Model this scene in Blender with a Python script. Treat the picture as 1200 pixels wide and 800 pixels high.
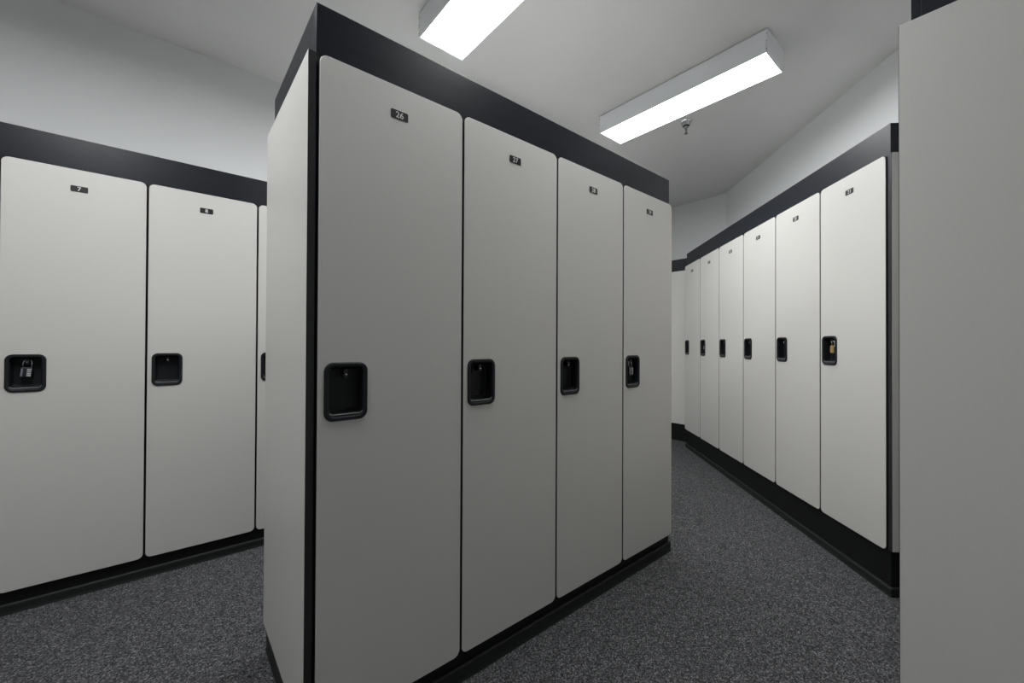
import bpy, bmesh, math
from mathutils import Vector, Matrix

# ------------------------------------------------------------------ clear
for o in list(bpy.data.objects):
    bpy.data.objects.remove(o, do_unlink=True)
scene = bpy.context.scene
COL = scene.collection

# ------------------------------------------------------------------ camera
EYE = 1.145                       # eye height above the carpet
YAW, PITCH, ROLL = 0.707014, 0.006843, 0.004494
cam_data = bpy.data.cameras.new('camera')
cam_data.sensor_width = 36.0
cam_data.lens = 477.467 * 36.0 / 1200.0
cam_data.shift_x = -8.817 / 1200.0
cam_data.clip_start = 0.02
cam = bpy.data.objects.new('camera', cam_data)
COL.objects.link(cam)
fwd = Vector((math.sin(YAW), math.cos(YAW), 0)); rgt = Vector((math.cos(YAW), -math.sin(YAW), 0)); upv = Vector((0, 0, 1))
f2 = fwd * math.cos(PITCH) + upv * math.sin(PITCH)
u2 = upv * math.cos(PITCH) - fwd * math.sin(PITCH)
r3 = rgt * math.cos(ROLL) + u2 * math.sin(ROLL)
u3 = u2 * math.cos(ROLL) - rgt * math.sin(ROLL)
m = Matrix.Identity(4)
for i in range(3):
    m[i][0], m[i][1], m[i][2] = r3[i], u3[i], -f2[i]
m[2][3] = EYE
cam.matrix_world = m
scene.camera = cam

# ------------------------------------------------------------------ world, exposure
world = bpy.data.worlds.new('world'); scene.world = world
world.use_nodes = True
world.node_tree.nodes['Background'].inputs[0].default_value = (0.05, 0.05, 0.05, 1)
world.node_tree.nodes['Background'].inputs[1].default_value = 0.0
vs = scene.view_settings
vs.view_transform = 'Standard'; vs.look = 'None'; vs.gamma = 1.0; vs.use_curve_mapping = False
vs.exposure = 0.0
LAMP_STRENGTH = 24.0              # what each fluorescent lens gives off

# ------------------------------------------------------------------ layout (metres; x along the row fronts, y into the room)
W = 0.4572                        # locker width (18 in)
DOOR_H = 1.826
T = 0.020                         # door thickness
FASCIA_H = 0.146
CEIL = EYE + 1.847
Z_LOW, Z_HIGH = 0.098, 0.204      # door bottoms of the low and of the high plinths
PHI = 0.771539                    # direction of the angled wall
RW = 0.4547
R0 = Vector((4.40775, 2.28536))   # far left corner of the angled row
DR = Vector((math.sin(PHI), math.cos(PHI)))
NR = Vector((math.cos(PHI), -math.sin(PHI)))

CACHE = {}

# ------------------------------------------------------------------ helpers
def link(name, me, parent=None):
    o = bpy.data.objects.new(name, me); COL.objects.link(o)
    if parent is not None: o.parent = parent
    return o

def tag(o, label, cat, group=None, kind=None):
    if label: o['label'] = label
    if cat: o['category'] = cat
    if group: o['group'] = group
    if kind: o['kind'] = kind
    return o

def to_mesh(bm, name, mats, smooth=False):
    bmesh.ops.recalc_face_normals(bm, faces=bm.faces[:])
    me = bpy.data.meshes.new(name); bm.to_mesh(me); bm.free()
    for mt in (mats if isinstance(mats, (list, tuple)) else [mats]): me.materials.append(mt)
    if smooth:
        for p in me.polygons: p.use_smooth = True
    return me

def box(bm, x0, x1, y0, y1, z0, z1, bev=0.0, mi=0):
    r = bmesh.ops.create_cube(bm, size=1.0)
    vs_ = r['verts']
    for v in vs_:
        v.co = Vector((x0 + (v.co.x + .5) * (x1 - x0), y0 + (v.co.y + .5) * (y1 - y0), z0 + (v.co.z + .5) * (z1 - z0)))
    fs = {f for v in vs_ for f in v.link_faces}
    for f in fs: f.material_index = mi
    if bev > 0:
        es = list({e for v in vs_ for e in v.link_edges})
        bmesh.ops.bevel(bm, geom=es, offset=bev, segments=2, profile=.5, affect='EDGES')

def rrect(cx, cz, w, h, r, n=6):
    pts = []
    for (sx, sz, a0) in ((1, 1, 0), (-1, 1, 90), (-1, -1, 180), (1, -1, 270)):
        for k in range(n + 1):
            a = math.radians(a0 + 90 * k / n)
            pts.append((cx + sx * (w / 2 - r) + r * math.cos(a), cz + sz * (h / 2 - r) + r * math.sin(a)))
    return pts

def loop(bm, pts, y):
    return [bm.verts.new((x, y, z)) for x, z in pts]

def bridge(bm, a, b, mi=0):
    n = len(a)
    for i in range(n):
        f = bm.faces.new((a[i], a[(i + 1) % n], b[(i + 1) % n], b[i])); f.material_index = mi

def fill(bm, loops, mi=0):
    es = []
    for L in loops:
        n = len(L)
        for i in range(n):
            e = bm.edges.get((L[i], L[(i + 1) % n])) or bm.edges.new((L[i], L[(i + 1) % n]))
            es.append(e)
    r = bmesh.ops.triangle_fill(bm, edges=es, use_beauty=True, use_dissolve=False)
    for g in r['geom']:
        if isinstance(g, bmesh.types.BMFace): g.material_index = mi

def tube(bm, pts, rad, n=10, cap=True, mi=0):
    rings = []
    for i, p in enumerate(pts):
        p = Vector(p)
        a = Vector(pts[max(i - 1, 0)]); b = Vector(pts[min(i + 1, len(pts) - 1)])
        t = (b - a).normalized()
        ref = Vector((0, 1, 0)) if abs(t.y) < .9 else Vector((1, 0, 0))
        e1 = t.cross(ref).normalized(); e2 = t.cross(e1).normalized()
        r = rad[i] if isinstance(rad, (list, tuple)) else rad
        rings.append([bm.verts.new(p + e1 * r * math.cos(2 * math.pi * k / n) + e2 * r * math.sin(2 * math.pi * k / n)) for k in range(n)])
    for i in range(len(rings) - 1): bridge(bm, rings[i], rings[i + 1], mi)
    if cap:
        for R in (rings[0], rings[-1]):
            f = bm.faces.new(R); f.material_index = mi

def lathe(bm, prof, n=24, mi=0):
    rings = [[bm.verts.new((r * math.cos(2 * math.pi * k / n), r * math.sin(2 * math.pi * k / n), z)) for k in range(n)] for r, z in prof]
    for i in range(len(rings) - 1): bridge(bm, rings[i], rings[i + 1], mi)
    bm.faces.new(rings[0]).material_index = mi; bm.faces.new(rings[-1]).material_index = mi

# ------------------------------------------------------------------ materials
def mat(name, col, rough=.5, metal=0.0, spec=.5):
    mt = bpy.data.materials.new(name); mt.use_nodes = True
    b = mt.node_tree.nodes['Principled BSDF']
    b.inputs['Base Color'].default_value = (*col, 1); b.inputs['Roughness'].default_value = rough
    b.inputs['Metallic'].default_value = metal; b.inputs['Specular IOR Level'].default_value = spec
    return mt

def N(mt, t, **kw):
    n = mt.node_tree.nodes.new(t)
    for k, v in kw.items(): setattr(n, k, v)
    return n

def grain(mt, scale, col_a, col_b, bump=0.0, rough=None, nscale=1.0, detail=4.0, dist=.001):
    """stretched noise that tints the base colour a little and gives fine relief"""
    nt = mt.node_tree; L = nt.links; b = nt.nodes['Principled BSDF']
    tc = N(mt, 'ShaderNodeTexCoord'); mp = N(mt, 'ShaderNodeMapping'); mp.inputs['Scale'].default_value = scale
    no = N(mt, 'ShaderNodeTexNoise'); no.inputs['Scale'].default_value = nscale; no.inputs['Detail'].default_value = detail
    L.new(tc.outputs['Object'], mp.inputs['Vector']); L.new(mp.outputs[0], no.inputs['Vector'])
    cr = N(mt, 'ShaderNodeValToRGB')
    cr.color_ramp.elements[0].position = .3; cr.color_ramp.elements[1].position = .7
    cr.color_ramp.elements[0].color = (*col_a, 1); cr.color_ramp.elements[1].color = (*col_b, 1)
    L.new(no.outputs['Fac'], cr.inputs[0]); L.new(cr.outputs[0], b.inputs['Base Color'])
    if rough:
        mr = N(mt, 'ShaderNodeMapRange'); mr.inputs['To Min'].default_value = rough[0]; mr.inputs['To Max'].default_value = rough[1]
        L.new(no.outputs['Fac'], mr.inputs[0]); L.new(mr.outputs[0], b.inputs['Roughness'])
    if bump:
        bp = N(mt, 'ShaderNodeBump'); bp.inputs['Strength'].default_value = bump; bp.inputs['Distance'].default_value = dist
        L.new(no.outputs['Fac'], bp.inputs['Height']); L.new(bp.outputs[0], b.inputs['Normal'])
    return mt

M_LAM = grain(mat('grey_laminate', (.60, .59, .565), .42), (420, 420, 40), (.620, .608, .578), (.636, .624, .594), .03, None, dist=.0002)
M_TOP = mat('pale_bounce_top', (.60, .60, .585), .5)  # unseen locker tops, made pale to bounce light up to the ceiling
M_EDGE = mat('dark_edge_band', (.022, .022, .024), .45, 0, .3)
M_BLACK = mat('black_carcass', (.010, .010, .011), .6, 0, .25)
M_FASCIA = grain(mat('black_brushed_laminate', (.02, .021, .024), .4, 0, .28), (4, 4, 260), (.0075, .0090, .0130), (.0125, .0145, .0205), .12, (.27, .40), dist=.0004)
M_PLINTH = mat('black_plinth', (.008, .0085, .009), .55, 0, .25)
M_VINYL = mat('black_vinyl_base', (.018, .019, .0195), .5, 0, .25)
M_CUP = grain(mat('black_moulded_plastic', (.012, .014, .016), .5, 0, .3), (900, 900, 900), (.008, .0095, .011), (.011, .0125, .0145), .08, dist=.0002)
M_STEEL = mat('bright_steel', (.62, .63, .65), .22, 1.0)
M_BRASS = mat('brass', (.74, .55, .24), .3, 1.0)
M_PLATE = mat('black_number_plate', (.012, .012, .013), .35)
M_DIGIT = mat('white_digits', (.72, .72, .70), .5)
M_DIAL = mat('pale_dial', (.45, .46, .48), .4)
M_LOCK = mat('black_lock_body', (.014, .014, .018), .32)
M_SILVER = mat('silver_stripe', (.30, .31, .36), .3, .6)
M_WALL = grain(mat('painted_wall', (.72, .725, .72), .7), (220, 220, 220), (.79, .80, .80), (.815, .825, .825), .12, dist=.0006)
M_CEIL = grain(mat('painted_ceiling', (.66, .66, .65), .8), (3.2, 3.2, 3.2), (.70, .695, .685), (.725, .72, .71), 0)
M_HOUSE = mat('white_enamel_housing', (.84, .85, .87), .4)
M_CHROME = mat('chrome', (.55, .55, .56), .12, 1.0)
M_SCREW = mat('dark_screw', (.06, .06, .06), .4, .6)

def carpet_material():
    mt = mat('loop_pile_carpet', (.07, .07, .075), .95, 0, .15)
    nt = mt.node_tree; L = nt.links; b = nt.nodes['Principled BSDF']
    tc = N(mt, 'ShaderNodeTexCoord')
    vo = N(mt, 'ShaderNodeTexVoronoi'); vo.inputs['Scale'].default_value = 250.0
    L.new(tc.outputs['Object'], vo.inputs['Vector'])
    sp = N(mt, 'ShaderNodeSeparateColor'); L.new(vo.outputs['Color'], sp.inputs[0])
    cr = N(mt, 'ShaderNodeValToRGB'); e = cr.color_ramp.elements
    e[0].position = 0.0; e[0].color = (.018, .0182, .0195, 1)
    e[1].position = 1.0; e[1].color = (.27, .27, .277, 1)
    k = e.new(.45); k.color = (.068, .069, .072, 1)
    k = e.new(.8); k.color = (.128, .128, .133, 1)
    L.new(sp.outputs[0], cr.inputs[0])
    no = N(mt, 'ShaderNodeTexNoise'); no.inputs['Scale'].default_value = 26.0; no.inputs['Detail'].default_value = 5.0
    L.new(tc.outputs['Object'], no.inputs['Vector'])
    mr = N(mt, 'ShaderNodeMapRange'); mr.inputs['To Min'].default_value = .72; mr.inputs['To Max'].default_value = 1.28
    L.new(no.outputs['Fac'], mr.inputs[0])
    mx = N(mt, 'ShaderNodeMix', data_type='RGBA', blend_type='MULTIPLY'); mx.inputs[0].default_value = 1.0
    L.new(cr.outputs[0], mx.inputs[6]); L.new(mr.outputs[0], mx.inputs[7]); L.new(mx.outputs[2], b.inputs['Base Color'])
    bp = N(mt, 'ShaderNodeBump', invert=True); bp.inputs['Strength'].default_value = .9; bp.inputs['Distance'].default_value = .004
    L.new(vo.outputs['Distance'], bp.inputs['Height']); L.new(bp.outputs[0], b.inputs['Normal'])
    return mt
M_CARPET = carpet_material()

def lens_material(output):
    """acrylic lens lit by its tubes; tubes of different age give more or less light"""
    key = ('lens', output)
    if key not in CACHE:
        mt = mat('glowing_acrylic_lens', (.85, .85, .85), .35)
        b = mt.node_tree.nodes['Principled BSDF']
        b.inputs['Emission Color'].default_value = (.972, .988, 1.0, 1)
        b.inputs['Emission Strength'].default_value = LAMP_STRENGTH * output
        CACHE[key] = mt
    return CACHE[key]

# ------------------------------------------------------------------ the room shell
XL, YN = -2.8, -2.0                       # unseen walls behind and to the left of the camera
XB, YF = 5.11, 3.303                      # back wall and long left-hand wall
q = R0 + NR * .612
tb = (XB - q.x) / DR.x; PB = q + DR * tb
tn = (YN - q.y) / DR.y; PN = q + DR * tn
OUT = [(XL, YN), (PN.x, YN), (XB, PB.y), (XB, YF), (XL, YF)]

def slab(name, z0, z1, mt):
    bm = bmesh.new()
    vs_ = [bm.verts.new((x, y, z0)) for x, y in OUT]
    f = bm.faces.new(vs_)
    r = bmesh.ops.extrude_face_region(bm, geom=[f])
    for g in r['geom']:
        if isinstance(g, bmesh.types.BMVert): g.co.z = z1
    return tag(link(name, to_mesh(bm, name, mt)), None, None, kind='structure')

slab('floor', -.08, 0, M_CARPET)['label'] = 'charcoal speckled loop pile carpet'
slab('ceiling', CEIL, CEIL + .08, M_CEIL)['label'] = 'flat off-white painted ceiling'

def wall(name, a, b, label):
    a = Vector(a); b = Vector(b); d = (b - a).normalized(); n = Vector((d.y, -d.x)) * .1
    bm = bmesh.new()
    base = [a, b, b + n, a + n]
    lo = [bm.verts.new((p.x, p.y, 0)) for p in base]; hi = [bm.verts.new((p.x, p.y, CEIL)) for p in base]
    bm.faces.new(lo); bm.faces.new(hi); bridge(bm, lo, hi)
    o = tag(link(name, to_mesh(bm, name, M_WALL)), None, None, kind='structure'); o['label'] = label
wall('wall_near', OUT[0], OUT[1], 'off-white wall behind the viewer')
wall('wall_right', OUT[1], OUT[2], 'off-white angled wall above the right-hand row of lockers')
wall('wall_back', OUT[2], OUT[3], 'off-white short end wall at the far corner')
wall('wall_left', OUT[3], OUT[4], 'off-white long wall above the left-hand row of lockers')
wall('wall_far_left', OUT[4], OUT[0], 'off-white wall to the left out of the picture')

# ------------------------------------------------------------------ locker parts (local: x left to right, y into the locker, z up from door bottom)
CUP_X, CUP_Z, CUP_W, CUP_H = .0785, .9145, .117, .161

def door_mesh(w):
    bm = bmesh.new(); g = .0042
    cx, cz = w / 2, DOOR_H / 2
    o_front = loop(bm, rrect(cx, cz, w - 2 * g - .003, DOOR_H - .003, .0215, 8), 0)
    o_side = loop(bm, rrect(cx, cz, w - 2 * g, DOOR_H, .023, 8), .0015)
    o_back = loop(bm, rrect(cx, cz, w - 2 * g, DOOR_H, .023, 8), T - .0015)
    hf = loop(bm, rrect(CUP_X, CUP_Z, CUP_W - .014, CUP_H - .014, .018, 6), 0)
    hb = loop(bm, rrect(CUP_X, CUP_Z, CUP_W - .014, CUP_H - .014, .018, 6), T - .0015)
    bridge(bm, o_front, o_side, 0); bridge(bm, o_side, o_back, 1); bridge(bm, hf, hb, 1)
    fill(bm, [o_front, hf], 0); fill(bm, [o_back, hb], 0)
    return to_mesh(bm, 'door', [M_LAM, M_EDGE])

def cup_mesh():
    """raised rounded bezel round a deep scoop with a sloping sill"""
    bm = bmesh.new(); c = (CUP_X, CUP_Z)
    Ls = [loop(bm, rrect(*c, CUP_W, CUP_H, .024), -.0002),
          loop(bm, rrect(*c, CUP_W - .001, CUP_H - .001, .0235), -.0030),
          loop(bm, rrect(*c, CUP_W - .006, CUP_H - .006, .0215), -.0052),
          loop(bm, rrect(*c, CUP_W - .019, CUP_H - .019, .0165), -.0052),
          loop(bm, rrect(*c, CUP_W - .025, CUP_H - .025, .0140), -.0030),
          loop(bm, rrect(CUP_X, CUP_Z + .001, CUP_W - .029, CUP_H - .031, .0130), .004),
          loop(bm, rrect(CUP_X, CUP_Z + .004, CUP_W - .033, CUP_H - .041, .0120), .033),
          loop(bm, rrect(CUP_X, CUP_Z + .004, CUP_W - .041, CUP_H - .049, .0100), .037)]
    for a, b in zip(Ls, Ls[1:]): bridge(bm, a, b)
    bm.faces.new(Ls[-1])
    back = loop(bm, rrect(*c, CUP_W - .016, CUP_H - .016, .0165), -.0002)
    bb = loop(bm, rrect(CUP_X, CUP_Z + .003, CUP_W - .029, CUP_H - .037, .0120), .040)
    bridge(bm, Ls[0], back); bridge(bm, back, bb); bm.faces.new(bb)
    return to_mesh(bm, 'handle_cup', M_CUP, smooth=False)

def sill_mesh():
    bm = bmesh.new()
    z = CUP_Z - CUP_H / 2 + .0175
    w2 = (CUP_W - .040) / 2
    pts = [(CUP_X - w2 - .006, -.0005, z + .007), (CUP_X - w2 - .003, -.001, z + .002), (CUP_X - w2 + .004, -.0015, z)]
    pts += [(2 * CUP_X - x, y, zz) for x, y, zz in reversed(pts)]
    tube(bm, pts, [.0011, .0015, .0018, .0018, .0015, .0011], 8)
    return to_mesh(bm, 'sill_glint', M_SILL, smooth=True)
M_SILL = mat('grey_sill_glint', (.20, .20, .20), .35)  # paler grey paints the glint along the cup's lower lip

HASP_Z = CUP_Z + .047
def hasp_mesh():
    bm = bmesh.new()
    x = CUP_X + .002
    # a lug standing out of the back of the scoop: half-round nose with a bright rivet in its face
    pts = [(x - .006, HASP_Z + .012), (x - .006, HASP_Z - .004)]
    pts += [(x + .006 * math.cos(math.radians(a)), HASP_Z - .004 + .006 * math.sin(math.radians(a))) for a in range(200, 360, 20)]
    pts += [(x + .006, HASP_Z - .004), (x + .006, HASP_Z + .012)]
    a = loop(bm, pts, .0365); b = loop(bm, pts, .010)
    bridge(bm, a, b); bm.faces.new(b); bm.faces.new(a)
    return to_mesh(bm, 'hasp', M_LOCK)
def rivet_mesh():
    bm = bmesh.new()
    lathe(bm, [(.0032, 0), (.0032, .0016), (.0022, .0028), (.0006, .0032)], 12)
    bmesh.ops.rotate(bm, verts=bm.verts[:], matrix=Matrix.Rotation(math.radians(90), 3, 'X'))
    bmesh.ops.translate(bm, verts=bm.verts[:], vec=(CUP_X + .002, .010, HASP_Z - .001))
    return to_mesh(bm, 'rivet', M_STEEL, smooth=True)

def plate_mesh(w):
    bm = bmesh.new(); c = (w / 2, 1.7385)
    a = loop(bm, rrect(*c, .055, .0265, .004, 4), .0002); b = loop(bm, rrect(*c, .055, .0265, .004, 4), -.0012)
    d = loop(bm, rrect(*c, .0535, .025, .0035, 4), -.0018)
    bridge(bm, a, b); bridge(bm, b, d); bm.faces.new(d); bm.faces.new(a)
    return to_mesh(bm, 'number_plate', M_PLATE)

def digits_mesh(txt, w):
    cu = bpy.data.curves.new('digits', 'FONT'); cu.body = txt; cu.size = .0255; cu.extrude = .0002; cu.offset = .0003
    cu.align_x = 'CENTER'; cu.align_y = 'CENTER'; cu.resolution_u = 3
    tmp = bpy.data.objects.new('tmp', cu); COL.objects.link(tmp)
    dg = bpy.context.evaluated_depsgraph_get(); dg.update()
    me = bpy.data.meshes.new_from_object(tmp.evaluated_get(dg))
    bpy.data.objects.remove(tmp, do_unlink=True); bpy.data.curves.remove(cu)
    xs = [v.co.x for v in me.vertices]; ys = [v.co.y for v in me.vertices]
    ox, oy = (min(xs) + max(xs)) / 2, (min(ys) + max(ys)) / 2
    for v in me.vertices:
        x, y, z = v.co
        v.co = (w / 2 + (x - ox) * 1.0, -.0019 - z, 1.7385 + (y - oy))
    me.materials.clear(); me.materials.append(M_DIGIT); me.name = 'number'
    return me

def body_mesh(w, depth):
    bm = bmesh.new(); t = .016; e = .0006
    box(bm, e, t, T, depth, 0, DOOR_H, .001); box(bm, w - t, w - e, T, depth, 0, DOOR_H, .001)
    box(bm, t, w - t, T, depth, 0, t); box(bm, t, w - t, T, depth, DOOR_H - t, DOOR_H)
    box(bm, t, w - t, depth - .006, depth, t, DOOR_H - t)
    return to_mesh(bm, 'body', M_BLACK)

CUP = cup_mesh(); SILL = sill_mesh(); HASP = hasp_mesh(); RIVET = rivet_mesh()
def shared(key, fn, *a):
    if key not in CACHE: CACHE[key] = fn(*a)
    return CACHE[key]

class Row:
    """a straight run of lockers: origin on the floor at the viewer's left end of the door fronts"""
    def __init__(s, ox, oy, ang, n, w, zb, depth):
        s.o = Vector((ox, oy)); s.a = ang; s.n = n; s.w = w; s.zb = zb; s.d = depth; s.L = n * w
    def place(s, ob, x=0.0, y=0.0, z=0.0):
        c, sn = math.cos(s.a), math.sin(s.a)
        ob.location = (s.o.x + c * x - sn * y, s.o.y + sn * x + c * y, z); ob.rotation_euler = (0, 0, s.a)
        return ob
    def locker(s, i, label, group=None, number=None):
        e = s.place(bpy.data.objects.new('locker', None), i * s.w, 0, s.zb); COL.objects.link(e)
        e.empty_display_size = .1
        tag(e, label, 'locker', group)
        link('body', shared(('b', s.w, s.d), body_mesh, s.w, s.d), e)
        link('door', shared(('d', s.w), door_mesh, s.w), e)
        cup = link('handle_cup', CUP, e); cup['label'] = 'black recessed finger pull'
        link('sill_glint', SILL, cup); link('hasp', HASP, cup); link('rivet', RIVET, cup)
        pl = link('number_plate', shared(('p', s.w), plate_mesh, s.w), e)
        if number is not None:
            nn = link('number', digits_mesh(str(number), s.w), pl); nn['label'] = 'white number %s' % number
        return e
    def fascia(s, label, left=True, right=True):
        """black boxed cornice on top of the run"""
        e = s.place(bpy.data.objects.new('cornice', None), 0, 0, s.zb + DOOR_H); COL.objects.link(e)
        tag(e, label, 'cornice', 'black cornices over the lockers')
        h = FASCIA_H; t = .018
        bm = bmesh.new(); box(bm, 0, s.L, T, T + t, .0005, h, .0008); link('front_board', to_mesh(bm, 'front_board', M_FASCIA), e)
        bm = bmesh.new(); box(bm, 0, t, T + t, s.d, .0005, h, .0008); link('side_board', to_mesh(bm, 'side_board', M_FASCIA), e)
        bm = bmesh.new(); box(bm, s.L - t, s.L, T + t, s.d, .0005, h, .0008); link('side_board', to_mesh(bm, 'side_board', M_FASCIA), e)
        bm = bmesh.new(); box(bm, t, s.L - t, T + t, s.d, .0005, .016); link('top_board', to_mesh(bm, 'top_board', M_TOP), e)
    def plinth(s, label, cove_h, left=False, right=False):
        e = s.place(bpy.data.objects.new('plinth', None)); COL.objects.link(e)
        tag(e, label, 'plinth', 'black plinths under the lockers')
        bm = bmesh.new(); box(bm, 0, s.L, T, s.d, 0.0, s.zb - .0005, .0008); link('base_box', to_mesh(bm, 'base_box', M_PLINTH), e)
        def cove(name, p0, p1, nrm):
            # vinyl wall base: rounded top edge, slightly flared foot
            prof = [(0, 0), (.0165, 0), (.0155, .004), (.0135, .010), (.0135, cove_h - .008), (.012, cove_h - .003), (.0085, cove_h), (0, cove_h)]
            bm = bmesh.new()
            R = [[bm.verts.new((p[0] + nrm[0] * a, p[1] + nrm[1] * a, b)) for a, b in prof] for p in (p0, p1)]
            bridge(bm, R[0], R[1]); bm.faces.new(R[0]); bm.faces.new(R[1])
            link(name, to_mesh(bm, name, M_VINYL), e)
        x0 = -.0165 if left else 0; x1 = s.L + (.0165 if right else 0)
        cove('vinyl_base', (x0, T), (x1, T), (0, -1))
        if left: cove('vinyl_base', (0, T), (0, s.d), (-1, 0))
        if right: cove('vinyl_base', (s.L, T), (s.L, s.d), (1, 0))
    def end_panel(s, side, label, y0=.005, th=.020):
        x0, x1 = (-.003 - th, -.003) if side == 'left' else (s.L + .003, s.L + .003 + th)
        e = s.place(bpy.data.objects.new('end_panel', None), (x0 + x1) / 2, 0, s.zb); COL.objects.link(e)
        tag(e, label, 'panel', 'end panels of the locker runs')
        h = th / 2
        bm = bmesh.new(); box(bm, -h, h, y0 + .0012, s.d, .006, DOOR_H, .0006); link('board', to_mesh(bm, 'board', M_LAM), e)
        bm = bmesh.new(); box(bm, -h + .0004, h - .0004, y0, y0 + .0012, .006, DOOR_H - .0004); 
        ob = link('edge_band', to_mesh(bm, 'edge_band', M_EDGE), e); ob['label'] = 'black edge band'

# ------------------------------------------------------------------ centre island, lockers 26 to 29
UC, VC = .29188, 1.17391
island = Row(UC, VC, 0, 4, W, Z_LOW, .605)
lab = {26: 'pale grey locker numbered 26, nearest and largest of the centre island',
       27: 'pale grey locker numbered 27, second from the left on the centre island',
       28: 'pale grey locker numbered 28, third from the left on the centre island',
       29: 'pale grey locker numbered 29 with a black padlock, right end of the centre island'}
for i, k in enumerate(lab): island.locker(i, lab[k], 'lockers of the centre island', k)
island.fascia('black cornice capping the centre island of lockers 26 to 29')
island.plinth('low black plinth under the centre island of lockers 26 to 29', .052, left=True)
island.end_panel('left', 'tall pale end panel beside locker 26 on the centre island')
island.end_panel('right', 'pale end panel on the far end of the island, beside locker 29', y0=.021)

# ------------------------------------------------------------------ left-hand row, lockers 7 onwards
UL, VL = -.55043, 2.69262
left = Row(UL - W, VL, 0, 9, W, Z_LOW, .605)
left.locker(0, 'pale grey locker left of locker 7 on the left-hand wall, out of the picture', 'lockers along the left-hand wall')
left.locker(1, 'pale grey locker numbered 7 with a combination padlock, at the left picture edge', 'lockers along the left-hand wall', 7)
left.locker(2, 'pale grey locker numbered 8 on the left-hand wall, its handle empty', 'lockers along the left-hand wall', 8)
left.locker(3, 'pale grey locker right of locker 8, mostly hidden behind the island end panel', 'lockers along the left-hand wall')
for i in range(4, 9):
    left.locker(i, 'pale grey locker, %s to the right of locker 8, hidden behind the centre island' % ('second', 'third', 'fourth', 'fifth', 'sixth')[i - 4], 'lockers hidden behind the centre island')
left.fascia('black cornice over lockers 7 and 8 along the left-hand wall')
left.plinth('low black plinth under lockers 7 and 8 along the left-hand wall', .042)
left.end_panel('right', 'pale end panel at the far hidden end of the left-hand row')

# ------------------------------------------------------------------ angled right-hand row, lockers 16 to 21
ANG = math.atan2(-math.cos(PHI), -math.sin(PHI))
right = Row(R0.x, R0.y, ANG, 6, RW, Z_HIGH, .60)
lab = {16: 'pale grey locker at the far left end of the angled right-hand row',
       17: 'pale grey locker second from the far end of the right-hand row, dark padlock inside handle',
       18: 'pale grey locker third from the far end of the angled right-hand row',
       19: 'pale grey locker fourth from the far end of the angled right-hand row',
       20: 'pale grey locker just left of the one with the brass padlock',
       21: 'nearest pale grey locker of the right-hand row, brass padlock in its handle'}
for i, k in enumerate(lab): right.locker(i, lab[k], 'lockers of the angled right-hand row', k)
right.fascia('black cornice over the angled right-hand row of six lockers')
right.plinth('tall black plinth under the angled right-hand row of six lockers', .040, right=True)
right.end_panel('right', 'narrow strip of pale end panel between the brass-padlocked locker and the near panel', y0=.006)

# ------------------------------------------------------------------ far corner row, facing the viewer
back = Row(4.62, 2.832, -math.pi / 2, 1, W, Z_HIGH, .48)
back.locker(0, 'sliver of pale grey locker in the far corner, past the island edge')
back.fascia('short black cornice over the sliver of locker in the far corner')
back.plinth('tall black plinth under the far corner locker', .006)

# ------------------------------------------------------------------ near block on the right: its end panel fills the picture edge
near = Row(1.340 + .023 + 2 * W, .1535, math.pi, 2, W, Z_LOW, .60)
for i in range(2):
    near.locker(i, ('pale grey locker facing away, second behind the near right end panel', 'pale grey locker facing away, directly behind the near right end panel')[i], 'lockers of the near right block')
near.fascia('black cornice corner above the near right panel at the top edge')
near.plinth('black plinth under the near right block', .045)
near.end_panel('right', 'large plain grey end panel filling the right edge of the picture', y0=.0)

# ------------------------------------------------------------------ padlocks hanging in the handle cups
def padlock(row, i, kind, label, tilt=0.0, dx=0.0):
    e = bpy.data.objects.new('padlock', None); COL.objects.link(e)
    tag(e, label, 'padlock', 'padlocks in the locker handles')
    row.place(e, i * row.w + CUP_X + .002 + dx, .016, row.zb + HASP_Z - .012)   # under the lug
    e.rotation_mode = 'XYZ'
    e.rotation_euler = (0, tilt, row.a)
    hw = .0125 if kind == 'combo' else .0105
    bm = bmesh.new()
    pts = [(-hw, 0, -.016), (-hw, 0, .006)] + [(-hw * math.cos(math.radians(a)), 0, .008 + hw * math.sin(math.radians(a))) for a in range(15, 180, 15)] + [(hw, 0, .006), (hw, 0, -.016)]
    tube(bm, pts, .0024, 10); link('shackle', to_mesh(bm, 'shackle', M_STEEL, True), e)
    if kind == 'combo':
        bm = bmesh.new(); box(bm, -.0165, .0165, -.0075, .0075, -.054, -.012, .003); body = link('lock_body', to_mesh(bm, 'lock_body', M_LOCK), e)
        for k in range(4):
            bm = bmesh.new(); z = -.021 - k * .0085
            box(bm, .002, .0145, -.0092, -.002, z - .0028, z + .0028, .001)
            link('dial', to_mesh(bm, 'dial', M_DIAL), body)
        bm = bmesh.new(); box(bm, -.0150, -.0095, -.0083, -.006, -.050, -.017, .0006); link('silver_stripe', to_mesh(bm, 'silver_stripe', M_SILVER), body)
    else:
        bm = bmesh.new()
        for k, z in enumerate((-.047, -.0395, -.032, -.0245, -.017)):
            box(bm, -.0145, .0145, -.008, .008, z, z + .0078, .0012)
        link('lock_body', to_mesh(bm, 'lock_body', M_BRASS), e)
        bm = bmesh.new(); lathe(bm, [(.0042, 0), (.0042, .004)], 14)
        bmesh.ops.translate(bm, verts=bm.verts[:], vec=(0, 0, -.0495))
        link('keyway', to_mesh(bm, 'keyway', M_STEEL), e)
padlock(left, 1, 'combo', 'black combination padlock with silver shackle in the handle of locker 7', math.radians(5))
padlock(island, 3, 'combo', 'black combination padlock in the handle of locker 29', math.radians(0))
padlock(right, 5, 'brass', 'brass padlock in the nearest handle of the right-hand row', 0, .004)
padlock(right, 1, 'combo', 'tiny dark combination padlock, second handle from the far end of the right-hand row', 0)

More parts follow.
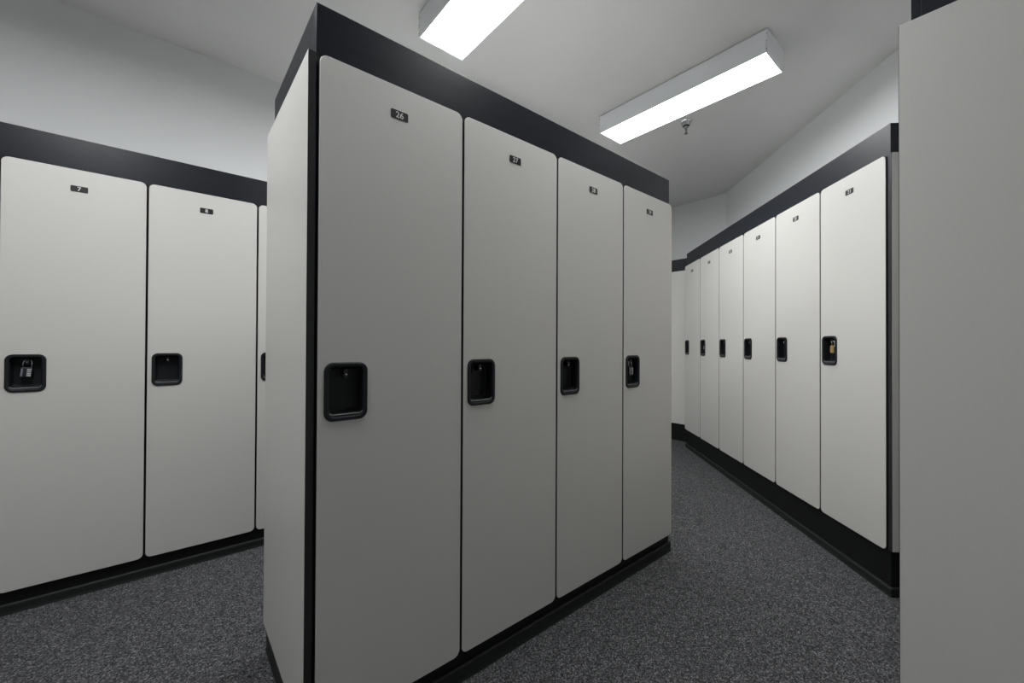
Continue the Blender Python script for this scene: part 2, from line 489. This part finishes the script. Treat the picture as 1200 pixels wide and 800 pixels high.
# ------------------------------------------------------------------ fluorescent ceiling fixtures
def fixture(x0, x1, y0, y1, label, output=1.0):
    zb, zt = EYE + 1.704, CEIL
    e = bpy.data.objects.new('ceiling_light', None); COL.objects.link(e)
    e.location = ((x0 + x1) / 2, (y0 + y1) / 2, zb)
    tag(e, label, 'ceiling light', 'fluorescent ceiling lights')
    hx, hy, h = (x1 - x0) / 2, (y1 - y0) / 2, zt - zb
    if hx > hy:
        hx, hy = hy, hx; e.rotation_euler = (0, 0, math.pi / 2)
    bm = bmesh.new(); t = .006
    box(bm, -hx, -hx + t, -hy + .012, hy - .012, 0, h - .007, .001)
    box(bm, hx - t, hx, -hy + .012, hy - .012, 0, h - .007, .001)
    box(bm, -hx + t, hx - t, -hy + .012, hy - .012, h - .016, h - .007)
    hs = link('housing', to_mesh(bm, 'housing', M_HOUSE), e)
    bm = bmesh.new(); box(bm, -hx + .02, hx - .02, -hy + .02, hy - .02, h - .007, h); link('shadow_gap_spacer', to_mesh(bm, 'shadow_gap_spacer', M_SCREW), e)  # added spacer, coloured dark to give the shadow line under the ceiling
    for sgn in (-1, 1):
        bm = bmesh.new()
        ya, yb = sorted((sgn * hy, sgn * (hy - .012)))
        box(bm, -hx - .001, hx + .001, ya, yb, -.001, h - .004, .002)
        cap = link('end_cap', to_mesh(bm, 'end_cap', M_HOUSE), e)
        for k in (.02, .065, .11):
            for sx in (-1, 1):
                bm = bmesh.new(); lathe(bm, [(.0028, 0), (.0024, .0014)], 10)
                bmesh.ops.rotate(bm, verts=bm.verts[:], matrix=Matrix.Rotation(sx * math.pi / 2, 3, 'Y'))
                bmesh.ops.translate(bm, verts=bm.verts[:], vec=(sx * (hx + .0008), (ya + yb) / 2, k))
                link('screw', to_mesh(bm, 'screw', M_SCREW), cap)
    bm = bmesh.new(); box(bm, -hx + t + .001, hx - t - .001, -hy + .0125, hy - .0125, .001, .005)
    lens = link('lens', to_mesh(bm, 'lens', lens_material(output)), e); lens['label'] = 'glowing white acrylic lens'
fixture(2.616, 2.887, .857, 2.077, 'long fluorescent ceiling light above the aisle by the right-hand lockers', .85)
fixture(1.036, 1.318, .470, 2.088, 'fluorescent ceiling light cut by the top edge above the centre island')
fixture(-.600, -.320, .700, 1.920, 'fluorescent ceiling light out of the picture, left of the island', 1.35)


fixture(1.60, 2.82, 2.46, 2.74, 'fluorescent ceiling light over the far aisle, hidden behind the island')

# ------------------------------------------------------------------ sprinkler
SP = bpy.data.objects.new('fire_sprinkler', None); COL.objects.link(SP); SP.location = (3.216, 1.660, CEIL)
tag(SP, 'small chrome fire sprinkler hanging from the ceiling beside the long light', 'sprinkler')
bm = bmesh.new(); lathe(bm, [(.046, 0), (.046, -.003), (.040, -.012), (.031, -.034), (.029, -.040), (.018, -.041), (.018, -.02)], 14)
link('escutcheon', to_mesh(bm, 'escutcheon', M_CHROME), SP)
bm = bmesh.new(); lathe(bm, [(.015, -.02), (.015, -.052), (.019, -.053), (.019, -.060), (.011, -.062), (.009, -.068)], 6)
link('nozzle', to_mesh(bm, 'nozzle', M_CHROME), SP)
for sx in (-1, 1):
    bm = bmesh.new(); tube(bm, [(sx * .010, 0, -.062), (sx * .013, 0, -.075), (sx * .010, 0, -.088), (sx * .002, 0, -.098)], .0026, 8)
    link('frame_arm', to_mesh(bm, 'frame_arm', M_CHROME, True), SP)
bm = bmesh.new(); lathe(bm, [(.0025, -.066), (.0028, -.095)], 10); link('glass_bulb', to_mesh(bm, 'glass_bulb', M_SCREW, True), SP)
bm = bmesh.new(); lathe(bm, [(.004, -.096), (.006, -.1), (.015, -.1015), (.015, -.103), (.004, -.1035)], 16); link('deflector', to_mesh(bm, 'deflector', M_CHROME), SP)
